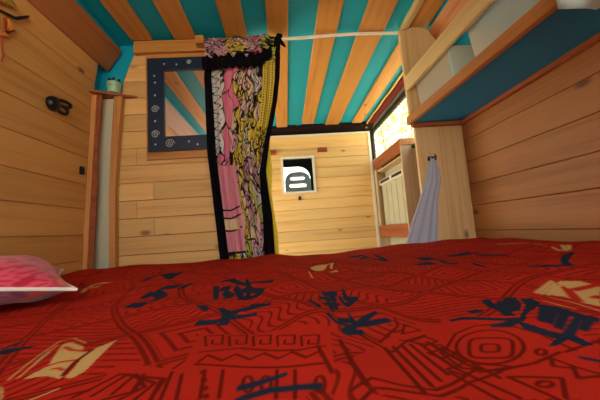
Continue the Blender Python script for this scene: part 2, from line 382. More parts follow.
# brown cornice boards closing the corners between wall and ceiling
for s in (-1, 1):
    m = MB(); a = Vector((s * .858, 1.665)); b = Vector((s * .790, 1.772)); n = Vector((s * (b - a).y, -(b - a).x * s)).normalized() * -.018
    if n.x * s > 0: n = -n
    m.prism('y', [tuple(a), tuple(b), tuple(b + n), tuple(a + n)], -.84, 1.415 if s < 0 else 1.33)
    tag(put('cornice_board', m, W_cornice), 'dark brown knotty board sloping between left plank wall and teal ceiling' if s < 0 else 'brown sloping board behind the storage tubs above the blue shelf', 'board')

# ------------------------------------------------------------------ bed
bed = thing('bed', (0, .24, 0), 'raised sleeping platform with mattress under the red duvet', 'bed')
m = MB(); m.box(-.89, .89, -.82, 1.30, .44, .47); m.box(-.89, .89, 1.28, 1.31, 0, .44); m.box(-.89, .89, -.82, -.79, 0, .44)
put('bed_base', m, W_ply, bed)
m = MB(); m.box(-.885, .885, -.82, 1.30, .472, .655, ch=.03); put('mattress', m, plain('mattress_fabric', (200, 190, 170), .9, .1), bed)

def sstep(a, b, x): t = np.clip((x - a) / (b - a), 0, 1); return t * t * (3 - 2 * t)
def dh(x, y):
    """height of the duvet top"""
    x = np.asarray(x, float); y = np.asarray(y, float)
    h = .696 + .016 * sstep(.15, .8, x)
    far = sstep(.3, .9, y)
    h = h + far * (.004 * np.sin(x * 5.1 + 1) * np.sin(y * 4.2) + .003 * np.sin(x * 11 + y * 7) + .002 * np.sin(x * 23 - y * 17))
    # fold that runs from the middle of the far end towards the camera
    cx = np.interp(y, [.15, .25, .4, .7, 1.0, 1.4], [.055, .028, .01, .0, -.03, -.05])
    amp = np.interp(y, [.12, .2, .35, .8, 1.36], [.003, .007, .012, .014, .006])
    wd = .024 + .045 * y
    h = h + amp * np.exp(-((x - cx) / wd) ** 2)
    cx2 = np.interp(y, [.15, .4, .8], [.10, .16, .2])
    h = h - amp * .5 * np.exp(-((x - cx2) / (wd * .8)) ** 2)
    h = h + .0016 * (np.sin(x * 31 + 3 * np.sin(y * 9)) + np.sin(y * 37 + 4 * np.sin(x * 6))) * sstep(.1, .5, y)
    h = h - .006 * np.exp(-(((x + .55) / .2) ** 2 + ((y - .5) / .12) ** 2))
    return h
nx, ny = 1000, 470
u = np.linspace(-1, 1, nx); xs = np.sinh(3 * u) / np.sinh(3) * .895
ys = np.concatenate([np.linspace(-.80, .10, 30, endpoint=False), np.geomspace(.10, 1.315, ny)])
X, Y = np.meshgrid(xs, ys); Z = dh(X, Y)
# hem falls over the foot of the mattress
nf = 14; th = np.linspace(0, 1, nf + 1)[1:]
fx = np.tile(xs, (nf, 1)); r = .018
edge = dh(xs, np.full(nx, 1.315))
fy = np.where(th[:, None] < .4, 1.315 + r * np.sin(th[:, None] / .4 * math.pi / 2), 1.315 + r + 0 * xs[None, :])
fz = np.where(th[:, None] < .4, edge[None, :] - r * (1 - np.cos(th[:, None] / .4 * math.pi / 2)), edge[None, :] - r - (th[:, None] - .4) / .6 * .14)
X = np.vstack([X, fx]); Y = np.vstack([Y, fy]); Z = np.vstack([Z, fz])
NR = X.shape[0]
RED = np.array(lin((186, 41, 27))[:3]); LINE = np.array(lin((108, 26, 14))[:3]); NAVY = np.array(lin((36, 44, 60))[:3]); BEIGE = np.array(lin((205, 166, 104))[:3])
PX, PY = X.ravel().copy(), Y.ravel().copy()
colr = np.tile(RED, (PX.size, 1)); lock = np.zeros(PX.size)
def Q(px, py):
    """a spot on the duvet"""
    d = ray(px, py); z = .70; 
    for _ in range(8):
        t = (z - ZC) / d.z; p = d * t; 
        if p.y > 1.34 or t < 0: t = 1.34 / d.y; p = d * t; break
        z = .5 * z + .5 * float(dh(p.x, p.y))
    return np.array([p.x, p.y])
def blend(idx, cov, c): colr[idx] = colr[idx] * (1 - cov[:, None]) + c * cov[:, None]
rowy = Y[:, 0]
def window(x0, x1, y0, y1):
    i0 = np.searchsorted(rowy[:30 + ny], y0); i1 = np.searchsorted(rowy[:30 + ny], y1); j0 = np.searchsorted(xs, x0); j1 = np.searchsorted(xs, x1)
    return (np.arange(i0, i1)[:, None] * nx + np.arange(j0, j1)[None, :]).ravel()
def stroke(pts, wm, c, px=None):
    P = [Q(*p) for p in pts]
    W = list(wm) if isinstance(wm, (list, tuple)) else [wm] * len(P)
    sc = 1.0
    if px:                       # brush marks: pulled long in the direction of the cloth's length
        d_ = sum(p[1] for p in P) / len(P); top = max(W); W = [px * w_ / top * d_ / FPX for w_ in W]; sc = min(1, .10 / d_); P = [np.array([p[0], p[1] * sc]) for p in P]
    mw = max(W) + .003
    idx = window(min(p[0] for p in P) - mw, max(p[0] for p in P) + mw, (min(p[1] for p in P) - mw) / sc, (max(p[1] for p in P) + mw) / sc)
    if idx.size == 0: return
    ax, ay = PX[idx], PY[idx] * sc; cov = np.zeros(idx.size)
    for k in range(len(P) - 1):
        a, b = P[k], P[k + 1]; d = b - a; L2 = max(1e-12, d @ d)
        t = np.clip(((ax - a[0]) * d[0] + (ay - a[1]) * d[1]) / L2, 0, 1)
        dist = np.hypot(ax - a[0] - t * d[0], ay - a[1] - t * d[1]); ww = (W[k] + (W[k + 1] - W[k]) * t) / 2
        aa = .0012; cov = np.maximum(cov, np.clip((ww - dist) / aa + .5, 0, 1))
    blend(idx, cov, c)
def fill(pts, c, soft=0.0):
    P = np.array([Q(*p) for p in pts]); idx = window(P[:, 0].min(), P[:, 0].max(), P[:, 1].min(), P[:, 1].max())
    if idx.size == 0: return idx
    ax, ay = PX[idx], PY[idx]; ins = np.zeros(idx.size, bool); n = len(P)
    for i in range(n):
        a, b = P[i], P[(i + 1) % n]
        if a[1] == b[1]: continue
        cnd = ((ay >= a[1]) != (ay >= b[1])) & (ax < a[0] + (ay - a[1]) / (b[1] - a[1]) * (b[0] - a[0])); ins ^= cnd
    if c is not None: colr[idx[ins]] = c
    return idx[ins]
# tribal print: cells with nested squares, rings, chevrons, bars, meanders
wxp = PX + .012 * np.sin(PY * 14 + 1) + .008 * np.sin(PX * 19); wyp = PY + .012 * np.sin(PX * 13) + .006 * np.sin(PY * 21 + 2)
ang = math.radians(28); cs_ = .098
gu = (wxp * math.cos(ang) + wyp * math.sin(ang)) / cs_ + 40; gv = (-wxp * math.sin(ang) + wyp * math.cos(ang)) / cs_ + 40
ci, cj = np.floor(gu).astype(int), np.floor(gv).astype(int); a_, b_ = gu - ci, gv - cj
hsh = (ci * 73856093 ^ cj * 19349663) % 9973; kind = hsh % 8; rot = (hsh // 8) % 4
for k in (1, 3): a_, b_ = np.where(rot >= k, b_, a_), np.where(rot >= k, 1 - a_, b_)
ca, cb = np.abs(a_ - .5), np.abs(b_ - .5); lw = .045
def near(val, per, ph=0.0): t = np.abs(((val / per + ph) % 1) - .5) * per; return t
dist = np.full(PX.size, 9.0)
cheb = np.maximum(ca, cb); rad = np.hypot(a_ - .5, (b_ - .5)); man = ca + cb
dist = np.where(kind == 0, near(cheb, .145, .5), dist)
dist = np.where(kind == 1, near(rad, .15, .4), dist)
dist = np.where(kind == 2, near(man, .17, .5), dist)
dist = np.where(kind == 3, near(a_ + b_, .17), dist)
dist = np.where(kind == 4, near(b_ + np.abs(a_ - .5) * .9, .16), dist)
dist = np.where(kind == 5, np.minimum(near(b_, .2), np.where((np.floor(b_ / .2) % 2) == 0, near(a_ + .1, .25), 9)), dist)
tri = np.abs(((a_ * 3) % 1) - .5) * .32
dist = np.where(kind == 6, near(b_ + tri, .17), dist)
dist = np.where(kind == 7, near(a_ + .12 * np.sin(b_ * 9), .16), dist)
edge_d = .5 - cheb
dist = np.where(edge_d < .075, np.abs(edge_d - .034), dist)
cov0 = np.clip((lw * .5 - dist * 1.0) / .012 + .5, 0, 1) * .85
# explicit foreground motifs replace the cells there
clear = []
for poly in ([(200, 333), (330, 326), (335, 372), (300, 400), (170, 400), (185, 362)], [(385, 340), (420, 322), (472, 325), (475, 360), (470, 392), (430, 400), (380, 395), (350, 360)],
             [(440, 318), (560, 322), (600, 345), (600, 400), (470, 400), (455, 360)], [(120, 362), (180, 370), (200, 400), (80, 400)]):
    cov0[fill(poly, None)] = 0
colr = colr * (1 - cov0[:, None]) + LINE * cov0[:, None]
def rstroke(pts, wm=.0042): stroke(pts, wm * .72, LINE)
def ell(cx, cy, rx, ry, w=.0042, n=22, sq=1.0):
    pts = []
    for k in range(n + 1):
        a = 2 * math.pi * k / n; c_, s_ = math.cos(a), math.sin(a)
        pts.append((cx + rx * abs(c_) ** sq * (1 if c_ > 0 else -1), cy + ry * abs(s_) ** sq * (1 if s_ > 0 else -1)))
    rstroke(pts, w)
ell(490, 347, 34, 17); ell(491, 348, 22, 10, sq=.45); ell(490, 348, 9, 4, sq=.5)
rstroke([(445, 350), (455, 334), (475, 326), (505, 324), (540, 334), (575, 350)]); rstroke([(440, 352), (462, 368), (500, 371), (535, 363), (560, 352)])
rstroke([(480, 364), (515, 367), (480, 372)]); rstroke([(508, 377), (562, 378), (566, 398)]); rstroke([(508, 377), (560, 400)]); ell(545, 384, 8, 3)
rstroke([(551, 358), (573, 366), (600, 374)]); rstroke([(573, 366), (578, 378), (600, 376)]); ell(541, 352, 5, 3); rstroke([(551, 358), (553, 366), (573, 368)])
rstroke([(455, 368), (520, 398)]); rstroke([(450, 372), (500, 400)]); rstroke([(565, 352), (600, 340)])
for k in range(6): rstroke([(385 + k * 8.5, 348 - k * 1.2), (424 + k * 8, 392 - k * 6)], .0058)
rstroke([(360, 334), (392, 352), (408, 340), (425, 335)]); ell(424, 341, 13, 5, n=4); ell(442, 353, 14, 5, n=4); ell(463, 369, 16, 6, n=4)
rstroke([(400, 340), (440, 345), (500, 378)]); rstroke([(380, 342), (398, 326), (395, 318)]); rstroke([(402, 334), (405, 324), (420, 330), (402, 334)])
rstroke([(362, 400), (375, 388), (410, 392), (440, 396), (470, 382), (500, 372)]); rstroke([(352, 390), (372, 378), (400, 385), (435, 390), (468, 374)])
rstroke([(340, 340), (352, 362), (366, 384)], .006); rstroke([(318, 346), (332, 372)], .005)
zz = [(198, 362)] + [(208 + 14 * k, 355 - .5 * k + (0 if k % 2 == 0 else 6)) for k in range(9)] + [(322, 356)]
rstroke(zz); rstroke([(200, 352), (240, 348), (300, 350), (325, 346)]); rstroke([(195, 364), (245, 367), (325, 363)])
for k in range(5):
    x = 206 + 24 * k; rstroke([(x, 346), (x - 1, 336), (x + 17, 335), (x + 16, 344), (x + 6, 344), (x + 7, 340)], .0036)
for k in range(7): rstroke([(205 + 18 * k, 370), (200 + 18 * k + k, 398)], .0042) if k in (0, 1, 4, 5) else ell(212 + 18 * k, 384, 5, 8, .004)
rstroke([(182, 374), (176, 400)]); rstroke([(172, 372), (160, 400)]); rstroke([(162, 378), (150, 400)])
for k in range(4): rstroke([(72 + k * 4 + 16 * k, 398 - k * 2), (120 + 8 * k, 374 - k * 3 + k * 3), (165 - 10 * k, 379 + 4 * k), (150 - 16 * k, 400)], .0045)
for k in range(4): ell(203 + k, 372 + 8 * k, 2, 1.6, .003)
# beige brush patches
fill([(23, 379), (38, 371), (48, 366), (57, 352), (63, 344), (72, 342), (84, 347), (82, 352), (90, 352), (80, 358), (72, 366), (64, 375), (60, 379), (48, 376), (38, 377)], BEIGE)
fill([(64, 378), (72, 370), (82, 358), (96, 348), (117, 340), (104, 352), (94, 362), (84, 372), (72, 378)], BEIGE)
for a in ([(8, 380), (30, 362), (60, 341), (74, 338), (86, 343)], [(18, 378), (35, 364), (50, 352)], [(30, 368), (44, 355), (58, 345)]): stroke(a, .0014, BEIGE)
stroke([(65, 347), (72, 350), (84, 351)], .004, RED); stroke([(47, 366), (60, 362), (76, 360)], .0035, RED); stroke([(63, 375), (75, 362), (92, 350)], .004, LINE); stroke([(52, 369), (58, 368), (63, 370)], .003, RED)
stroke([(85, 375), (100, 360), (108, 350)], .0018, RED)
fill([(0, 386), (3, 388), (2, 400), (0, 400)], BEIGE); stroke([(30, 400), (58, 389)], .002, BEIGE)
fill([(560, 281), (580, 281), (600, 286), (600, 306), (580, 302), (566, 297), (546, 294), (552, 288)], BEIGE)
stroke([(555, 283), (568, 290), (578, 301)], 1, RED, 3.2); stroke([(573, 290), (587, 287), (600, 284)], 1, RED, 3); stroke([(594, 298), (600, 296)], 1, RED, 3.2)
for a in ([(536, 293), (552, 281)], [(541, 294), (556, 283)], [(547, 295), (562, 284)]): stroke(a, 1, BEIGE, 1.2)
for a in ([(550, 297), (575, 303), (600, 311)], [(545, 301), (575, 309)]): stroke(a, 1, BEIGE, 1.2)
for a in ([(561, 251), (553, 247)], [(566, 251), (563, 245)], [(568, 250), (569, 245)], [(498, 244), (520, 243), (545, 245)], [(545, 246), (556, 248)]): stroke(a, 1, BEIGE, .7)
for a in ([(83, 292), (92, 285), (102, 283), (112, 282)], [(90, 288), (100, 286)]): stroke(a, 1, BEIGE, .7)
fill([(310, 268), (318, 265), (328, 264), (326, 268), (316, 271)], BEIGE); stroke([(326, 265), (333, 263), (331, 268)], 1, BEIGE, 1.3); stroke([(309, 272), (312, 277)], 1, BEIGE, 1.3); stroke([(330, 272), (337, 271)], 1, BEIGE, 1.3)
# navy brush characters
def ns(pts, wd):
    yy = sum(p[1] for p in pts) / len(pts)
    stroke(pts, wd, NAVY, float(np.interp(yy, [250, 270, 300, 330, 390], [2.2, 3.2, 4.3, 4.8, 5.6])))
ns([(235, 401), (246, 397), (270, 390), (300, 387), (320, 386)], [.006, .009, .009, .008, .009]); ns([(239, 388), (252, 385), (268, 380), (286, 374)], [.009, .010, .008, .006])
fill([(196, 306), (204, 305), (211, 308), (207, 311), (202, 311)], NAVY); fill([(217, 308), (224, 308), (232, 311), (246, 307), (258, 306), (252, 310), (240, 312), (232, 317), (228, 325), (216, 326), (220, 322), (222, 315)], NAVY)
ns([(198, 323), (214, 322), (228, 318), (256, 314)], [.012, .009, .008, .006]); ns([(252, 306), (270, 304)], [.006, .003])
fill([(213, 287), (219, 285), (219, 298), (213, 300)], NAVY); ns([(222, 289), (229, 288), (225, 293), (232, 296), (226, 297)], 1); ns([(223, 281), (232, 280), (240, 283), (247, 284)], [.6, 1, 1, .8])
ns([(247, 280), (249, 288), (248, 298)], [1, 1.4, 1.2]); ns([(240, 284), (256, 282), (272, 281)], [.7, 1, .9]); ns([(238, 292), (246, 290), (262, 291)], 1); ns([(240, 298), (250, 298), (260, 294)], [1, 1, .7]); ns([(236, 288), (241, 296)], 1)
fill([(161, 275), (168, 273), (176, 273), (184, 271), (178, 275), (172, 279), (165, 279)], NAVY); ns([(148, 279), (152, 277)], .03); ns([(165, 287), (178, 286)], .025); ns([(186, 286), (190, 284)], .02)
ns([(146, 295), (150, 296)], .02); ns([(156, 292), (163, 297), (155, 300)], .016); ns([(130, 305), (143, 305)], .01)
ns([(184, 286), (190, 284)], .02)
ns([(0, 352), (12, 351), (36, 346)], [.006, .007, .002]); ns([(8, 347), (14, 345)], .006)
ns([(329, 315), (336, 322), (345, 325), (354, 326)], [.012, .008, .008, .006]); ns([(340, 320), (352, 321)], .006); ns([(349, 314), (354, 322), (353, 332)], [.008, .012, .010]); ns([(345, 333), (362, 332)], [.006, .008])
ns([(356, 325), (366, 318), (376, 312)], [.008, .010, .006]); ns([(358, 326), (372, 323), (388, 320)], [.004, .008, .008]); ns([(344, 330), (353, 328)], .008)
ns([(324, 294), (335, 293)], 1); ns([(321, 298), (335, 299)], 1); ns([(333, 293), (331, 300)], .8); ns([(328, 301), (332, 309)], 1); ns([(333, 300), (336, 308)], 1); ns([(325, 304), (338, 304)], .8); ns([(310, 301), (319, 306)], 1)
ns([(343, 290), (346, 299), (357, 298)], [.8, 1, .7]); ns([(340, 298), (346, 305), (355, 300)], [.8, 1, .6])
ns([(360, 259), (368, 257), (376, 259), (386, 261)], [.02, .04, .03, .02]); ns([(350, 257), (362, 255)], .015); ns([(378, 256), (384, 260)], .02)
ns([(418, 265), (432, 263)], .02); ns([(420, 259), (432, 258)], .015); ns([(440, 260), (450, 264), (457, 263)], [.03, .025, .01]); ns([(448, 256), (470, 253), (484, 254)], [.008, .012, .02]); ns([(480, 256), (504, 255)], .035); ns([(476, 264), (480, 266)], .02)
fill([(560, 263), (562, 256), (570, 252), (576, 253), (571, 256), (569, 262), (574, 265), (564, 265)], NAVY); ns([(528, 267), (545, 266), (575, 265)], [.006, .012, .005])
# the large character on the right
fill([(449, 320), (460, 317), (480, 317), (500, 318), (516, 318), (528, 317), (524, 321), (505, 321), (480, 320), (462, 320), (452, 322)], NAVY)
fill([(466, 311), (476, 309), (484, 310), (480, 313), (470, 313)], NAVY)
fill([(480, 300), (490, 299), (494, 304), (502, 301), (506, 297), (516, 298), (522, 304), (520, 310), (512, 312), (516, 316), (504, 316), (498, 311), (488, 307)], NAVY)
fill([(520, 299), (532, 298), (540, 303), (536, 308), (528, 313), (524, 319), (518, 320), (522, 312), (526, 305)], NAVY)
fill([(536, 304), (556, 306), (578, 313), (600, 318), (600, 323), (580, 319), (560, 313), (540, 309)], NAVY)
fill([(516, 320), (530, 324), (548, 330), (560, 333), (575, 335), (594, 345), (584, 346), (568, 340), (556, 346), (548, 346), (556, 339), (540, 334), (524, 329)], NAVY)
ns([(545, 307), (541, 321)], [.009, .006]); ns([(554, 309), (549, 323)], [.009, .006]); ns([(565, 312), (558, 328)], [.010, .008]); ns([(578, 318), (568, 336)], [.006, .008]); ns([(589, 319), (583, 330)], [.013, .010])
ns([(492, 326), (506, 325), (518, 320)], [.003, .005, .004]); ns([(583, 358), (600, 361)], [.008, .008])
print('duvet verts', PX.size)
def bigmesh(name, X, Y, Z, colr, mat, parent=None):
    nr, nc = X.shape; me = bpy.data.meshes.new(name); V = np.stack([X, Y, Z], -1).reshape(-1, 3).astype(np.float32)
    i = np.arange(nr - 1)[:, None] * nc + np.arange(nc - 1)[None, :]; i = i.ravel()
    F = np.stack([i, i + 1, i + nc + 1, i + nc], -1).astype(np.int32)
    me.vertices.add(len(V)); me.vertices.foreach_set('co', V.ravel()); me.loops.add(F.size); me.loops.foreach_set('vertex_index', F.ravel())
    me.polygons.add(len(F)); me.polygons.foreach_set('loop_start', np.arange(0, F.size, 4, dtype=np.int32)); me.polygons.foreach_set('loop_total', np.full(len(F), 4, np.int32))
    me.update(calc_edges=True); me.polygons.foreach_set('use_smooth', np.ones(len(F), bool))
    ca = me.attributes.new('paint', 'FLOAT_COLOR', 'POINT'); ca.data.foreach_set('color', np.concatenate([colr, np.ones((len(colr), 1))], 1).astype(np.float32).ravel())
    me.materials.append(mat); me.update(); o = bpy.data.objects.new(name, me); return link(o, parent)
duvet = bigmesh('duvet', X, Y, Z, colr, painted('printed_cotton', .9, .04, 0))
tag(duvet, 'red duvet printed with maroon tribal lines, navy brush characters and beige patches', 'duvet')

# ------------------------------------------------------------------ cushion
def cushion():
    t = thing('cushion', (-.628, .59, .756), 'pink patterned cushion with white piping lying on the red duvet', 'cushion')
    n = 60; a, b, th = .168, .165, .043; rz = math.radians(39.7); tx = math.radians(3); ty = math.radians(9)
    Rm = Matrix.Rotation(rz, 3, 'Z') @ Matrix.Rotation(tx, 3, 'X') @ Matrix.Rotation(ty, 3, 'Y')
    def pt(u, v, s):
        k = 1 - .10 * (1 - abs(u) ** 2) * abs(v) ** 4; k2 = 1 - .10 * (1 - abs(v) ** 2) * abs(u) ** 4
        q = max(0, (1 - u ** 4) * (1 - v ** 4)) ** .8
        w_ = .004 * math.sin(u * 9 + v * 5) * q
        return Rm @ Vector((a * u * k2, b * v * k, s * th * q + w_))
    us = [math.sin(math.pi / 2 * (2 * i / n - 1)) for i in range(n + 1)]
    for s, nm in ((1, 'cushion_front'), (-1, 'cushion_back')):
        G = np.array([[tuple(pt(u_, v_, s)) for u_ in us] for v_ in us])
        U, V = np.meshgrid(us, us); c = np.zeros((U.size, 3))
        ph = np.sin(U * 9 + 3 * np.sin(V * 4)) + np.sin(V * 11 + 2.5 * np.sin(U * 5 + 1)); ln = np.abs((ph * 1.4 % 1) - .5) < .16
        base = np.array(lin((214, 78, 98))[:3]); dk = np.array(lin((178, 34, 60))[:3])
        c = np.where(ln.ravel()[:, None], dk, base)
        orange = (((U - V * .5) > 1.25) & (V > -.93) & (U > .86)).ravel().ravel(); c[orange] = np.array(lin((214, 120, 50))[:3])
        redz = ((U < -.2) & (V > .5)).ravel(); c[redz] = np.array(lin((190, 40, 30))[:3])
        if s < 0: c = np.where(ln.ravel()[:, None], np.array(lin((110, 50, 70))[:3]), np.array(lin((140, 74, 92))[:3])); c[((U * 3 + V * 2) % 1.3 < .35).ravel()] = np.array(lin((186, 44, 30))[:3])  # underside pinks darkened, its shade put into the printed colour
        o = bigmesh(nm, G[:, :, 0] , G[:, :, 1], G[:, :, 2], c, painted('cushion_print', .8, .15, .2), t)
    m = MB(); per = []
    K = 40
    for i in range(K): per.append(pt(-1 + 2 * i / K, -1, 0))
    for i in range(K): per.append(pt(1, -1 + 2 * i / K, 0))
    for i in range(K): per.append(pt(1 - 2 * i / K, 1, 0))
    for i in range(K): per.append(pt(-1, 1 - 2 * i / K, 0))
    m.tube([t.location + p for p in per], .0035, 8, close=True); o = put('piping', m, WHITE, t, smooth=True); o['label'] = 'white piping cord'
cushion()

# ------------------------------------------------------------------ mirror
t = thing('mirror', (-.47, 1.40, 1.20), 'mirror in a navy frame drawn with silver spirals, hanging left of the curtain', 'mirror')
MX0, MX1, MZ0, MZ1 = -.632, -.27, 1.222, 1.692; gx0, gz0, gz1 = -.555, 1.292, 1.628; gx1 = -.345
m = MB(); m.box(MX0 - .014, MX1 + .01, 1.386, 1.399, 1.186, 1.722, ch=.002); o = put('backing_board', m, W_beam, t); o['label'] = 'pale wood backing board'
m = MB()
for q in ((MX0, gx0, MZ0, MZ1), (gx1, MX1, MZ0, MZ1), (gx0, gx1, MZ0, gz0), (gx0, gx1, gz1, MZ1)): m.box(q[0], q[1], 1.372, 1.386, q[2], q[3])
fr = put('frame', m, NAVYP, t); fr['label'] = 'navy painted frame'
mm, mnt, mp_, mo = new_mat('mirror_silver'); mp_.inputs['Metallic'].default_value = 1; mp_.inputs['Roughness'].default_value = .03; mp_.inputs['Base Color'].default_value = (.86, .88, .86, 1)
m = MB(); m.box(gx0, gx1, 1.381, 1.386, gz0, gz1); put('glass', m, mm, t)
def spiral(cx, cz, r, turns=2.2):
    m = MB(); m.tube([(cx + r * (1 - k / 34) * math.cos(k / 34 * turns * 6.283), 1.3715, cz + r * (1 - k / 34) * math.sin(k / 34 * turns * 6.283)) for k in range(33)], .0016, 5)
    o = put('drawn_spiral', m, SILVER, fr)
for cx, cz, r in ((-.596, 1.43, .019), (-.597, 1.305, .020), (-.53, 1.256, .022), (-.43, 1.665, .012), (-.31, 1.66, .013)): spiral(cx, cz, r)
for cx, cz in ((-.598, 1.60), (-.595, 1.565), (-.596, 1.50), (-.597, 1.37), (-.597, 1.255), (-.44, 1.262), (-.40, 1.246), (-.55, 1.66), (-.49, 1.655)):
    m = MB(); m.lathe((cx, 1.372, cz), (0, -1, 0), [(.0045, 0), (.0045, .001), (0, .0012)], 10); put('drawn_dot', m, SILVER, fr)

# ------------------------------------------------------------------ corner shelf, pot, wall fittings
m = MB(); m.prism('z', [(-.880, 1.31), (-.872, 1.395), (-.69, 1.395), (-.71, 1.385), (-.80, 1.345), (-.84, 1.318)], 1.503, 1.512)
tag(put('corner_shelf', m, W_red), 'small reddish wooden corner shelf on top of the left posts, holding the mint pot', 'shelf')
t = thing('pot', (-.785, 1.366, 1.513), 'small mint green pot of dark pencils on the corner shelf', 'pot')
m = MB(); m.lathe((-.785, 1.366, 1.513), (0, 0, 1), [(0, 0), (.026, 0), (.028, .003), (.030, .050), (.031, .053), (.028, .053), (.026, .006), (0, .005)], 32)
pb = put('pot_body', m, MINT, t, smooth=True)
m = MB()
for q, (dz, a0, a1) in enumerate(((.036, -2.0, -1.2), (.018, -2.6, -2.1))):
    m.tube([(-.785 + .0300 * math.cos(a0 + (a1 - a0) * k / 6), 1.366 + .0300 * math.sin(a0 + (a1 - a0) * k / 6), 1.513 + dz - .001 * k) for k in range(7)], .0013, 5)
put('printed_marks', m, BLACK, pb)
for k in range(5):
    a = k * 1.25; m = MB(); m.tube([(-.785 + .014 * math.cos(a), 1.366 + .014 * math.sin(a), 1.52), (-.785 + .021 * math.cos(a + .2), 1.366 + .021 * math.sin(a + .2), 1.588 + .005 * math.sin(k * 4))], .006, 8)
    put('pencil', m, RUBBER, t)
# black fitting with two loops on the left wall
def wl(y, z): return Vector((-.905 + lean(z) + .002, y, z))
t = thing('wall_fitting', wl(1.15, 1.39), 'small black round wall fitting with two loop handles on the left plank wall', 'lamp')
c0 = wl(1.112, 1.352)
m = MB(); m.lathe(c0, (1, .12, 0), [(0, 0), (.027, 0), (.029, .005), (.029, .012), (.026, .022), (.018, .026), (0, .027)], 28); put('fitting_body', m, BLACK, t, smooth=True)
for dy, dz, ry, rz_, tl in ((.048, .020, .030, .012, .1), (.040, -.008, .020, .015, -.1)):
    m = MB(); cc = c0 + Vector((.014, dy, dz)); m.tube([cc + Vector((.006 * math.cos(a), ry * math.cos(a), rz_ * math.sin(a) + tl * ry * math.cos(a))) for a in [k * 2 * math.pi / 24 for k in range(24)]], .0062, 8, close=True)
    put('loop_handle', m, BLACK, t, smooth=True)
t = thing('light_switch', wl(1.305, 1.13), 'tiny black switch on the left plank wall below the wall fitting', 'switch')
m = MB(); c1 = wl(1.30, 1.13); m.box(c1.x - .004, c1.x + .008, 1.29, 1.312, 1.113, 1.147, ch=.002); put('switch_plate', m, BLACK, t)
m = MB(); m.box(c1.x + .008, c1.x + .0105, 1.295, 1.306, 1.122, 1.138); put('rocker', m, RUBBER, t)
# pinned ornament in the top left corner
t = thing('wall_ornament', wl(.90, 1.52), 'dark twig with orange and yellow leaf shapes pinned high on the left plank wall', 'ornament')
m = MB(); m.tube([wl(.80, 1.505) + Vector((.006, 0, 0)), wl(.87, 1.548) + Vector((.010, 0, 0)), wl(.93, 1.562) + Vector((.012, 0, 0)), wl(.962, 1.592) + Vector((.014, 0, 0)), wl(.972, 1.604) + Vector((.012, 0, 0))], [.004, .004, .0055, .005, .002], 8); put('twig', m, plain('dark_twig', (40, 28, 26), .7), t, smooth=True)
def leafy(name, pts, mat, r):
    m = MB(); m.tube([wl(a, b) + Vector((.008, 0, 0)) for a, b in pts], r, 8); put(name, m, mat, t, smooth=True)
leafy('leaf', [(.80, 1.53), (.86, 1.58), (.91, 1.60), (.935, 1.592)], plain('yellow_leaf', (186, 160, 80), .7), [.006, .014, .012, .003])
leafy('leaf', [(.91, 1.548), (.925, 1.52), (.91, 1.49), (.885, 1.47)], plain('orange_leaf', (206, 124, 50), .7), [.003, .011, .009, .002])
leafy('stalk', [(.90, 1.54), (.905, 1.50), (.90, 1.455), (.91, 1.42), (.905, 1.395)], plain('brown_stalk', (150, 70, 34), .7), [.004, .004, .003, .003, .002])
# ------------------------------------------------------------------ rod and curtain
t = thing('curtain_rod', (.14, 1.362, 1.765), 'thin white rod stretched under the ceiling from the curtain to the shelf end board', 'rod')
m = MB(); m.tube([(-.345, 1.362, 1.752), (-.1, 1.362, 1.758), (.15, 1.362, 1.767), (.40, 1.362, 1.778), (.635, 1.362, 1.776)], .0075, 12); put('rod', m, WHITE, t, smooth=True)
m = MB(); m.box(-.385, -.345, 1.33, 1.372, 1.735, 1.775, ch=.003); o = put('bracket_block', m, W_beam, t); o['label'] = 'small wooden block carrying the rod'

BLKC = np.array(lin((20, 17, 22))[:3])
def doodle(U, V, seeds, palette, edge=.05, warp=.03, sx=1.0, sy=1.0, region=None):
    uu = U + warp * np.sin(V * 34 + U * 9) + warp * .6 * np.sin(V * 71 + 2); vv = V + warp * .6 * np.sin(U * 23 + V * 7)
    d1 = np.full(U.shape, 9.0); d2 = d1.copy(); id1 = np.zeros(U.shape, int)
    for k, (a, b) in enumerate(seeds):
        d = np.hypot((uu - a) * sx, (vv - b) * sy); m1 = d < d1
        d2 = np.where(m1, d1, np.minimum(d2, d)); id1 = np.where(m1, k, id1); d1 = np.where(m1, d, d1)
    return id1, d2 - d1, d1
cur = thing('curtain', (-.18, 1.362, .70), 'gathered curtain of pink and yellow doodle print with black edges, hanging from the rod', 'curtain')
zs_ = np.linspace(1.655, .60, 420); us_ = np.linspace(0, 1, 200)
def xL(z): return np.interp(z, [.60, .69, .97, 1.20, 1.445, 1.57, 1.66], [-.292, -.297, -.317, -.334, -.336, -.338, -.33])
def xR(z): return np.interp(z, [.60, .69, .88, 1.0, 1.09, 1.235, 1.32, 1.43, 1.55, 1.66], [-.062, -.066, -.070, -.083, -.090, -.068, -.046, -.022, -.004, .004])
U, V = np.meshgrid(us_, zs_)
def pleat(U, z, amp=.011): return amp * (np.sin(U * 30 + 1.2 * np.sin(z * 3)) + .45 * np.sin(U * 71 + z * 5)) + .002 * np.sin(z * 9 + U * 3)
XX = xL(V) + (xR(V) - xL(V)) * (U + .006 * np.sin(U * 60 + z_ if False else U * 60)); YY = 1.352 + pleat(U, V, .009); ZZ = V
yel, pk, pk2, lil, wht, cre, grn, blu, red_ = [np.array(lin(c)[:3]) for c in ((206, 182, 66), (208, 118, 142), (206, 164, 164), (176, 132, 146), (200, 198, 192), (214, 188, 146), (176, 182, 76), (120, 140, 190), (200, 50, 90))]
T = (1.655 - V) / (1.655 - .60)      # 0 top, 1 bottom
W_ = .31; H_ = 1.055
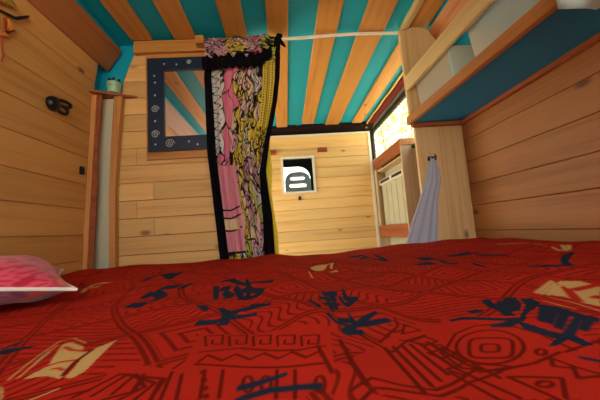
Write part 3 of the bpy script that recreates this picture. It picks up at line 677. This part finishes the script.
def pick(u, v):
    r = random.random()
    if v < .47:
        if u < .2: return wht if r < .8 else pk2
        if u < .40: return pk if r < .7 else (pk2 if r < .9 else wht)
        if u < .58: return yel if r < .6 else (cre if r < .8 else pk2)
        if u < .78: return random.choice([pk2, cre, pk2, wht, yel])
        return yel if r < .75 else pk2
    if v < .84:
        if u < .42: return pk if r < .55 else pk2
        if u < .58: return yel if r < .55 else cre
        if u < .8: return random.choice([pk2, lil, cre, cre, grn])
        return random.choice([grn, wht, lil, pk2, grn])
    if u < .42: return grn if r < .65 else yel
    if u < .7: return random.choice([lil, pk2, grn, wht])
    return random.choice([blu, lil, grn, wht, pk2])
seeds = []; 
for k in range(210):
    seeds.append((random.random(), random.random()))
# big plain fields stay empty of lines
seeds = [s for s in seeds if not (s[0] < .46 and .50 < s[1] < .84) and not (.2 < s[0] < .38 and s[1] < .5)]
seeds += [(.16, .56), (.18, .66), (.2, .75), (.28, .08), (.3, .24), (.28, .4), (.33, .52)]
cols_ = np.array([pick(*s) for s in seeds])
idn, ed, d1 = doodle(U, T, seeds, None, sx=W_ * 1.7, sy=H_ * .42, warp=.022)
c = cols_[idn]
line = np.clip((.0036 - ed) / .002 + .5, 0, 1)
# second layer of inner curls in some cells
rings = np.abs(((d1 / .017) % 1) - .5) < .15
inner = rings & ((idn * 7 % 5) < 3) & ~((U < .46) & (T > .50) & (T < .84)) & ~((U > .2) & (U < .38) & (T < .5)) & (d1 < .04)
c = c * (1 - line[..., None]) + BLKC * line[..., None]; c[inner] = c[inner] * .12
dots = ((((U * W_ / .011) % 1 - .5) ** 2 + ((T * H_ / .013) % 1 - .5) ** 2) < .06) & (U > .80) & (T < .33)
c[(U > .80) & (T < .33)] = yel; c[dots] = BLKC
sq = (np.abs(U - .12 - .055 * np.sin(T * 150) - .02 * np.sin(T * 41)) < .014) & (T < .40) & (U < .2); c[(U < .19) & (T < .40)] = wht * .9; c[sq] = BLKC
fld = (U < .45) & (T > .50) & (T < .885); c[fld] = (pk * .6 + pk2 * .4); c[fld & (np.sin(U * 60 + T * 5) > .5)] = pk
fine = np.abs(np.sin(U * 17 + 2.2 * np.sin(T * 33) + 1.5 * np.sin(T * 77 + U * 9)) * np.sin(T * 62 + 2.5 * np.sin(U * 21))) < .045
fine &= ~fld & ~((U < .40) & (T < .46)) & ~((U > .8) & (T < .33)); c[fine] = c[fine] * .15
for tt in (.70, .735, .79):
    a = (np.abs(T - tt + .02 * ((U - .2) / .25) ** 2) < .004) & (U < .43); c[a] = BLKC
c[(U < .40) & (T > .738) & (T < .785)] = cre
c[(np.abs(T - .885) < .005) & (U < .45)] = BLKC
gr = (U < .45) & (T > .89) & ((np.abs(((U * 9) % 1) - .5) < .09) | (np.abs(((T * 30) % 1) - .5) < .08)); c[gr] = BLKC
pr_m = painted('doodle_print', .85, .1, .1)
o = bigmesh('cloth', XX + .18, YY - 1.362, ZZ - .70, c.reshape(-1, 3), pr_m, cur)
# valance above the black band
zs2 = np.linspace(1.762, 1.63, 70); U2, V2 = np.meshgrid(us_, zs2)
xa, xb = -.34 + 0 * V2, np.interp(V2, [1.63, 1.70, 1.762], [-.01, .005, .02])
top = .006 * np.sin(U2 * 19) + .012 * U2
X2 = xa + (xb - xa) * U2; Y2 = 1.340 + pleat(U2, V2, .006) - .012 * np.sin((V2 - 1.63) / .132 * math.pi); Z2 = V2 + top * ((V2 - 1.63) / .132)
seeds2 = [(random.random(), random.random()) for _ in range(60)]
def pick2(u): return random.choice([lil, pk2, lil]) if u < .28 else (random.choice([yel, yel, cre, pk2]) if u < .62 else (random.choice([pk, lil, pk2]) if u < .8 else grn))
c2s = np.array([pick2(s[0]) for s in seeds2]); T2 = (1.762 - V2) / .132
id2, e2, dd2 = doodle(U2, T2, seeds2, None, sx=.36, sy=.13, warp=.03); c2 = c2s[id2]; l2 = np.clip((.0038 - e2) / .002 + .5, 0, 1)[..., None]; c2 = c2 * (1 - l2) + BLKC * l2
rg = (np.abs(((dd2 / .012) % 1) - .5) < .16) & (id2 % 2 == 0); c2[rg] = c2[rg] * .15
bigmesh('valance', X2 + .18, Y2 - 1.362, Z2 - .70, c2.reshape(-1, 3), pr_m, cur)
BLKF = plain('black_fabric', (16, 14, 18), .95, .05)
# ruffled black band
G = []
for i in range(9):
    v = i / 8; row = []
    for j in range(160):
        q = j / 159; x = -.352 + .335 * q; up = np.interp(q, [0, .12, .4, .75, .86, 1], [0, .004, .010, .006, .022, .055])
        z = 1.590 + .066 * v + up + .006 * math.sin(q * 38) * v + .004 * math.sin(q * 55 + 1) * (1 - v)
        row.append((x, 1.322 + .010 * math.sin(q * 62) * (.3 + abs(v - .5)) - .008 * math.sin(v * math.pi), z))
    G.append(row)
m = MB(); m.grid(G); o = put('gathering_band', m, BLKF, cur, smooth=True); o['label'] = 'black ruffled band'
def edge_strip(name, f, wa, wb, zlist, y=1.346):
    m = MB(); G = []
    for z in zlist:
        row = []
        for k in range(15):
            x = f(z) + wa(z) + (wb(z) - wa(z)) * k / 14; uu = float(np.clip((x - xL(z)) / (xR(z) - xL(z)), 0, 1))
            row.append((x, 1.352 + float(pleat(uu, z, .009)) - .0035, z))
        G.append(row)
    m.grid(G); o = put(name, m, BLKF, cur, smooth=True); o['label'] = 'black edge trim'; return o
zl = list(np.linspace(1.76, .60, 90))
edge_strip('edge_trim', lambda z: xL(z), lambda z: -.014, lambda z: float(np.interp(z, [.6, 1.0, 1.7], [.032, .026, .018])), zl)
edge_strip('edge_trim', lambda z: xR(z), lambda z: float(np.interp(z, [.6, .9, 1.2, 1.7], [-.046, -.036, -.014, -.006])), lambda z: float(np.interp(z, [.6, .9, 1.2, 1.7], [.006, .008, .012, .018])), [z for z in zl if z < 1.70])
# back hem showing yellow behind the right edge
G = []
for z in np.linspace(1.30, .60, 50): G.append([(float(np.interp(z, [.6, .8, 1.0, 1.2, 1.3], [-.075, -.075, -.10, -.09, -.06])) + float(np.interp(z, [.6, .9, 1.1, 1.2, 1.3], [.034, .032, .046, .034, .01])) * k / 5, 1.362 + .003 * math.sin(k + z * 9), z) for k in range(6)])
m = MB(); m.grid(G); o = put('folded_back', m, plain('yellow_cotton', (222, 198, 60), .85, .1, noise=.12, scale=40), cur, smooth=True); o['label'] = 'yellow reverse of the cloth'
m = MB()
m.tube([(.0, 1.345, 1.665), (.008, 1.338, 1.70), (.012, 1.315, 1.735), (.018, 1.34, 1.765), (.030, 1.352, 1.775), (.034, 1.372, 1.76)], [.014, .017, .014, .012, .010, .006], 10)
m.tube([(.022, 1.336, 1.745), (.036, 1.33, 1.715), (.048, 1.315, 1.690)], [.010, .009, .004], 8); o = put('tie', m, BLKF, cur, smooth=True); o['label'] = 'black tie knotted round the rod'

# ------------------------------------------------------------------ right end: boards, overhead shelf
t = thing('upright_board', (.785, 1.365, .45), 'tall pale knotty pine board under the shelf end, where the towel hangs', 'board')
m = MB(); m.box(.663, .785, 1.362, 1.380, .02, 1.32, ch=.002); m.box(.7852, .905, 1.362, 1.380, .02, 1.32, ch=.002); put('board', m, W_board, t)
t = thing('wall_hook', (.722, 1.355, 1.12), 'black hook screwed to the tall pale board above the towel', 'hook')
m = MB(); m.box(.710, .748, 1.350, 1.361, 1.098, 1.118, ch=.002); put('hook_plate', m, BLACK, t)
m = MB(); m.tube([(.729, 1.352, 1.112), (.729, 1.315, 1.108), (.729, 1.325, 1.112), (.729, 1.322, 1.122)], .004, 8); put('hook_arm', m, BLACK, t, smooth=True)
m = MB(); m.lathe((.732, 1.361, 1.138), (0, -1, 0), [(0, 0), (.005, .001), (.004, .003), (0, .004)], 12); put('screw_head', m, SILVER, t)
# towel
TW = plain('pale_blue_terry', (168, 174, 190), .95, .05, noise=.06, scale=160, bump=.5)
G = []
NZ, NA = 46, 64
for i in range(NZ + 1):
    f = i / NZ; z = 1.108 - f * .49
    lx = float(np.interp(z, [.6, .70, .80, .90, 1.0, 1.06, 1.10], [.53, .548, .590, .636, .680, .700, .716])); rx = float(np.interp(z, [.6, .70, .80, .90, .97, 1.0, 1.06, 1.10], [.705, .705, .718, .730, .750, .758, .754, .738]))
    cx, hw = (lx + rx) / 2, (rx - lx) / 2; row = []
    for k in range(NA):
        a = 2 * math.pi * k / NA; fold = 1 + .55 * math.sin(a * 9 + z * 3) * min(1, f * 4)
        dp = .005 + .0025 * f
        row.append((cx + hw * math.cos(a), 1.349 - (dp * math.sin(a) * fold), z + .004 * math.sin(a * 3)))
    row.append(row[0]); G.append(row)
m = MB(); m.grid(G); tw = put('towel', m, TW, None, smooth=True)
tag(tw, 'pale blue grey towel hanging in folds from the black hook', 'towel')
def flare(m):        # the shelf front runs slightly out of parallel with the wall
    m.v = [(x + max(0, 1.35 - y) * .042 if x < .66 else x, y, z) for x, y, z in m.v]; return m
t = thing('overhead_shelf', (.77, .3, 1.28), 'overhead shelf along the right wall with blue underside and wooden lip', 'shelf')
m = MB(); m.box(.645, .905, -.80, 1.335, 1.287, 1.300); o = put('shelf_bottom', flare(m), BLUE, t); o['label'] = 'blue painted underside'
m = MB(); m.box(.622, .644, -.80, 1.352, 1.281, 1.322, ch=.003); o = put('front_lip', flare(m), W_lip, t)
m = MB(); m.box(.644, .905, 1.337, 1.357, 1.268, 1.286, ch=.002); m.box(.886, .905, -.80, 1.336, 1.268, 1.286, ch=.002); put('ledger_strip', m, W_red, t)
m = MB(); prof = [(.637, 1.30), (.632, 1.50), (.630, 1.70), (.628, 1.771), (.70, 1.786)] + [(.70 + .165 * math.sin(a), 1.62 + .166 * math.cos(a)) for a in [math.pi / 2 * k / 10 for k in range(1, 11)]] + [(.872, 1.50), (.878, 1.30)]
m.prism('y', prof, 1.336, 1.356); o = put('end_board', m, W_board, t); o['label'] = 'pale end board with a rounded top corner'
m = MB(); m.box(.630, .646, -.80, 1.336, 1.450, 1.524, ch=.003); o = put('front_rail', flare(m), W_cream, t); o['label'] = 'cream retaining rail'
FR = frosted("frosted_plastic", (244, 238, 222), .6); PAPER = plain('white_cloth', (226, 224, 214), .9, .1)
def tub(y0, y1, lab, fillcol):
    t = thing('storage_tub', (.76, (y0 + y1) / 2, 1.301), lab, 'storage tub', 'translucent tubs on the overhead shelf')
    x0, x1, z0, z1, tp, w_ = .662 + (1.35 - y0) * .042, .862, 1.302, 1.475, .014, .003
    def shell(ins, zb):
        return [(x0 + tp + ins, y0 + tp + ins, zb), (x1 - tp - ins, y0 + tp + ins, zb), (x1 - tp - ins, y1 - tp - ins, zb), (x0 + tp + ins, y1 - tp - ins, zb), (x0 + ins, y0 + ins, z1), (x1 - ins, y0 + ins, z1), (x1 - ins, y1 - ins, z1), (x0 + ins, y1 - ins, z1)]
    a = shell(0, z0); vs = a; fs = [(0, 1, 2, 3)] + [(k, (k + 1) % 4, 4 + (k + 1) % 4, 4 + k) for k in range(4)]
    m = MB(); m.add(vs, fs); m.open = True; put('tub_body', m, FR, t)
    m = MB(); r = .006; m.tube([(x0, y0, z1), (x1, y0, z1), (x1, y1, z1), (x0, y1, z1)], .005, 6, close=True); put('tub_rim', m, FR, t, smooth=True)
    # soft things folded inside
    G = []; n = 22
    for i in range(n + 1):
        row = []
        for j in range(n + 1):
            a_, b_ = i / n, j / n; q = min(1, 5 * min(a_, 1 - a_, b_, 1 - b_))
            row.append((x0 + .022 + a_ * (x1 - x0 - .044), y0 + .022 + b_ * (y1 - y0 - .044), 1.306 + q * (.07 + .02 * math.sin(a_ * 7 + y0 * 9) * math.sin(b_ * 9 + 1) + .012 * math.sin(b_ * 23 + a_ * 5))))
        G.append(row)
    m = MB(); m.grid(G); c_ = put('folded_cloth', m, plain('tub_cloth', fillcol, .9, .1), None, smooth=True)
    tag(c_, 'folded cloth inside the ' + lab.replace('translucent plastic tub', 'tub').replace(' on the shelf','').replace(', behind the cream rail','').replace(', nearest to the camera', ''), 'cloth')
tub(1.035, 1.325, 'translucent plastic tub next to the rounded end board on the shelf', (226, 224, 214))
tub(.58, .945, 'translucent plastic tub in the middle of the shelf, behind the cream rail', (190, 184, 140))
tub(.18, .54, 'translucent plastic tub behind the pale blue cloth, nearest to the camera', (200, 190, 160))
# pale blue cloth over the lip, top right
G = []; NQ = 40
prof = [(.650, 1.3245), (.646, 1.330), (.636, 1.332), (.617, 1.328), (.610, 1.30), (.607, 1.26), (.606, 1.22), (.607, 1.17)]
for j in range(NQ + 1):
    q = j / NQ; yv = .275 + .285 * q; drop = float(np.interp(q, [0, .5, .8, 1], [1, .97, .85, .5])); row = []
    for k, (a, b) in enumerate(prof):
        bz = b if k < 4 else 1.325 - (1.325 - b) * drop
        row.append((a + (1.35 - yv) * .042 - (.006 + .005 * math.sin(q * 21)) * (k >= 3) * (1 + .3 * k * .2), yv, bz + .003 * math.sin(q * 17)))
    G.append(row)
m = MB(); m.grid(G); o = put('draped_cloth', m, plain('pale_blue_cloth', (186, 214, 224), .9, .1, noise=.04), None, smooth=True)
so = o.modifiers.new('thickness', 'SOLIDIFY'); so.thickness = .003
tag(o, 'pale blue cloth hanging over the wooden lip of the overhead shelf', 'cloth')

# ------------------------------------------------------------------ kitchen cabinet by the right window
t = thing('kitchen_cabinet', (.92, 2.4, 0), 'open wooden kitchen cabinet under the bright side window, behind the tall board', 'cabinet')
for za, zb in ((1.325, 1.414), (.70, .80)):
    m = MB(); m.box(.868, .886, 2.05, 2.697, za, zb, ch=.002); o = put('face_rail', m, W_red, t); o['label'] = 'reddish brown face board'
m = MB(); m.box(.868, .980, 2.032, 2.05, 0.02, 1.372, ch=.002); put('side_panel', m, W_ply, t)
m = MB(); m.box(.868, .980, 2.026, 2.05, 1.374, 1.414, ch=.002); put('top_rail', m, W_lip, t)
m = MB(); m.box(.868, .980, 2.04, 2.697, 1.416, 1.428, ch=.002); put('cabinet_top', m, W_lip, t)
for za in (.785, 1.30):
    m = MB(); m.box(.887, .980, 2.05, 2.697, za, za + .012); put('shelf_board', m, W_ply, t)
m = MB(); m.box(.868, .885, 2.64, 2.697, .801, 1.324); put('end_stile', m, W_ply, t)
m = MB(); m.box(.965, .98, 2.05, 2.697, .02, 1.37); put('back_panel', m, OFFW, t)
t2 = thing('roller_shutter', (.91, 2.36, .80), 'white ribbed panel with two dark slots in a top rail inside the kitchen cabinet', 'shutter')
m = MB()
for k in range(9): m.box(.905 - .004 * (k % 2), .915, 2.10 + k * .058, 2.10 + k * .058 + .056, .802, 1.17, ch=.003)
put('ribbed_panel', m, OFFW, t2)
m = MB(); m.box(.890, .918, 2.08, 2.635, 1.165, 1.215, ch=.004); put('slotted_rail', m, WHITE, t2)
for y0, y1 in ((2.12, 2.32), (2.38, 2.60)):
    m = MB(); m.box(.886, .891, y0, y1, 1.182, 1.204); put('slot', m, BLACK, t2)

# ------------------------------------------------------------------ bulkhead fittings
for x, lab in ((-.098, 'small reddish block on the bulkhead beside the curtain, left end of the string'), (.385, 'small reddish wooden block on the bulkhead at the right end of the string')):
    m = MB(); m.box(x - .045, x + .045, 2.668, 2.699, 1.535, 1.575, ch=.003); tag(put('wooden_block', m, plain('red_block', (150, 66, 30), .5), None), lab, 'block', 'string blocks on the bulkhead')
m = MB(); m.tube([(-.05, 2.67, 1.562), (.1, 2.672, 1.556), (.25, 2.672, 1.558), (.34, 2.67, 1.566)], .0035, 6); tag(put('string', m, plain('string', (176, 160, 120), .9), None), 'thin string stretched between the two wooden blocks above the small window', 'string')
t = thing('latch', (.140, 2.69, 1.10), 'tiny black latch on the bulkhead boards just below the small window', 'latch')
m = MB(); m.box(.128, .152, 2.688, 2.699, 1.085, 1.122, ch=.003); put('latch_plate', m, BLACK, t)
m = MB(); m.lathe((.14, 2.688, 1.104), (0, -1, 0), [(0, 0), (.007, 0), (.007, .01), (0, .012)], 12); put('knob', m, BLACK, t)

# ------------------------------------------------------------------ cab seat behind the small window
t = thing('cab_seat', (.12, 2.98, 0), 'grey blue cab seat headrest with two slots, seen through the small window', 'seat')
sx = .145
def rr(cx, cz, hw, hh, r, n=6):
    pts = []
    for ax_, az_, a0 in ((cx + hw - r, cz + hh - r, 0), (cx - hw + r, cz + hh - r, 90), (cx - hw + r, cz - hh + r, 180), (cx + hw - r, cz - hh + r, 270)):
        for k in range(n + 1): a = math.radians(a0 + 90 * k / n); pts.append((ax_ + r * math.cos(a), az_ + r * math.sin(a)))
    return pts
bm = bmesh.new()
loops = [rr(sx, 1.21, .132, .195, .10, 8), rr(sx, 1.342, .078, .021, .020, 6), rr(sx, 1.268, .090, .022, .021, 6)]
edges = []
for lp in loops:
    vv = [bm.verts.new((x - .12, 2.93 - 2.98, z)) for x, z in lp]
    edges += [bm.edges.new((vv[k], vv[(k + 1) % len(vv)])) for k in range(len(vv))]
res = bmesh.ops.triangle_fill(bm, edges=edges, use_beauty=True)
ext = bmesh.ops.extrude_face_region(bm, geom=[f_ for f_ in bm.faces]); bmesh.ops.translate(bm, verts=[v for v in ext['geom'] if isinstance(v, bmesh.types.BMVert)], vec=(0, .07, 0)); bmesh.ops.recalc_face_normals(bm, faces=bm.faces)
me = bpy.data.meshes.new('headrest'); bm.to_mesh(me); bm.free(); me.materials.append(GREYB); hr = bpy.data.objects.new('headrest', me); link(hr, t); hr['label'] = 'grey blue headrest with two slots'
bv = hr.modifiers.new('bevel', 'BEVEL'); bv.width = .008; bv.segments = 2; bv.limit_method = 'ANGLE'
m = MB(); m.prism('y', rr(sx, .78, .24, .24, .09), 2.92, 3.05); put('backrest', m, GREYB, t)
m = MB(); m.prism('z', [(sx - .24, 2.93), (sx + .24, 2.93), (sx + .24, 3.40), (sx - .24, 3.40)], .42, .56); put('seat', m, GREYB, t)
m = MB(); m.box(sx - .2, sx + .2, 2.96, 3.36, 0, .42); put('seat_box', m, BLACK, t)
# windscreen glass
m = MB(); m.prism('y', rrect(-.595, .33, 1.105, 1.595, .15, 8), 3.558, 3.562); put('window_3', m, glass_m); S(bpy.data.objects['window_3'])

# ------------------------------------------------------------------ outside: bushes in bright light
LEAF = [plain('leaf_light', (222, 224, 176), .6, .2, noise=.2, scale=6), plain('leaf_mid', (172, 186, 112), .6, .2, noise=.2, scale=6)]
def bush(cx, cy, rx, ry, h, n, lab, seed):
    r = random.Random(seed); t = thing('bush', (cx, cy, -.4), lab, 'bush', 'bushes outside the van')
    m = MB()
    for k in range(n):
        a = r.random() * 6.283; q = r.random() ** .4; zz = r.random(); x = cx + rx * q * math.cos(a) * (1 - .3 * zz); y = cy + ry * q * math.sin(a) * (1 - .3 * zz); z = -.3 + h * zz
        d = Vector((r.uniform(-1, 1), r.uniform(-1, 1), r.uniform(-.6, 1))).normalized(); e = d.cross(Vector((r.uniform(-1, 1), r.uniform(-1, 1), .3))).normalized(); L = r.uniform(.08, .22); p = Vector((x, y, z))
        m.add([p - d * L * .5, p + e * L * .22, p + d * L * .5, p - e * L * .22], [(0, 1, 2, 3)], r.random() < .5, None)
    m.open = True; f_ = put('foliage', m, LEAF, t)
    for k in range(5):
        m = MB(); a = k * 1.26; m.tube([(cx, cy, -.4), (cx + .12 * math.cos(a) * rx, cy + .12 * math.sin(a) * ry, h * .3), (cx + .5 * rx * math.cos(a), cy + .5 * ry * math.sin(a), h * .8)], [.03, .022, .008], 6); put('stem', m, W_red, t)
bush(2.5, 6.2, 1.4, 1.9, 4.6, 5200, 'tall sunlit pale green bush filling the right side window', 3)
bush(-.2, 11.0, 2.6, 1.2, 3.2, 1600, 'pale bush ahead of the windscreen behind the cab seat', 8)
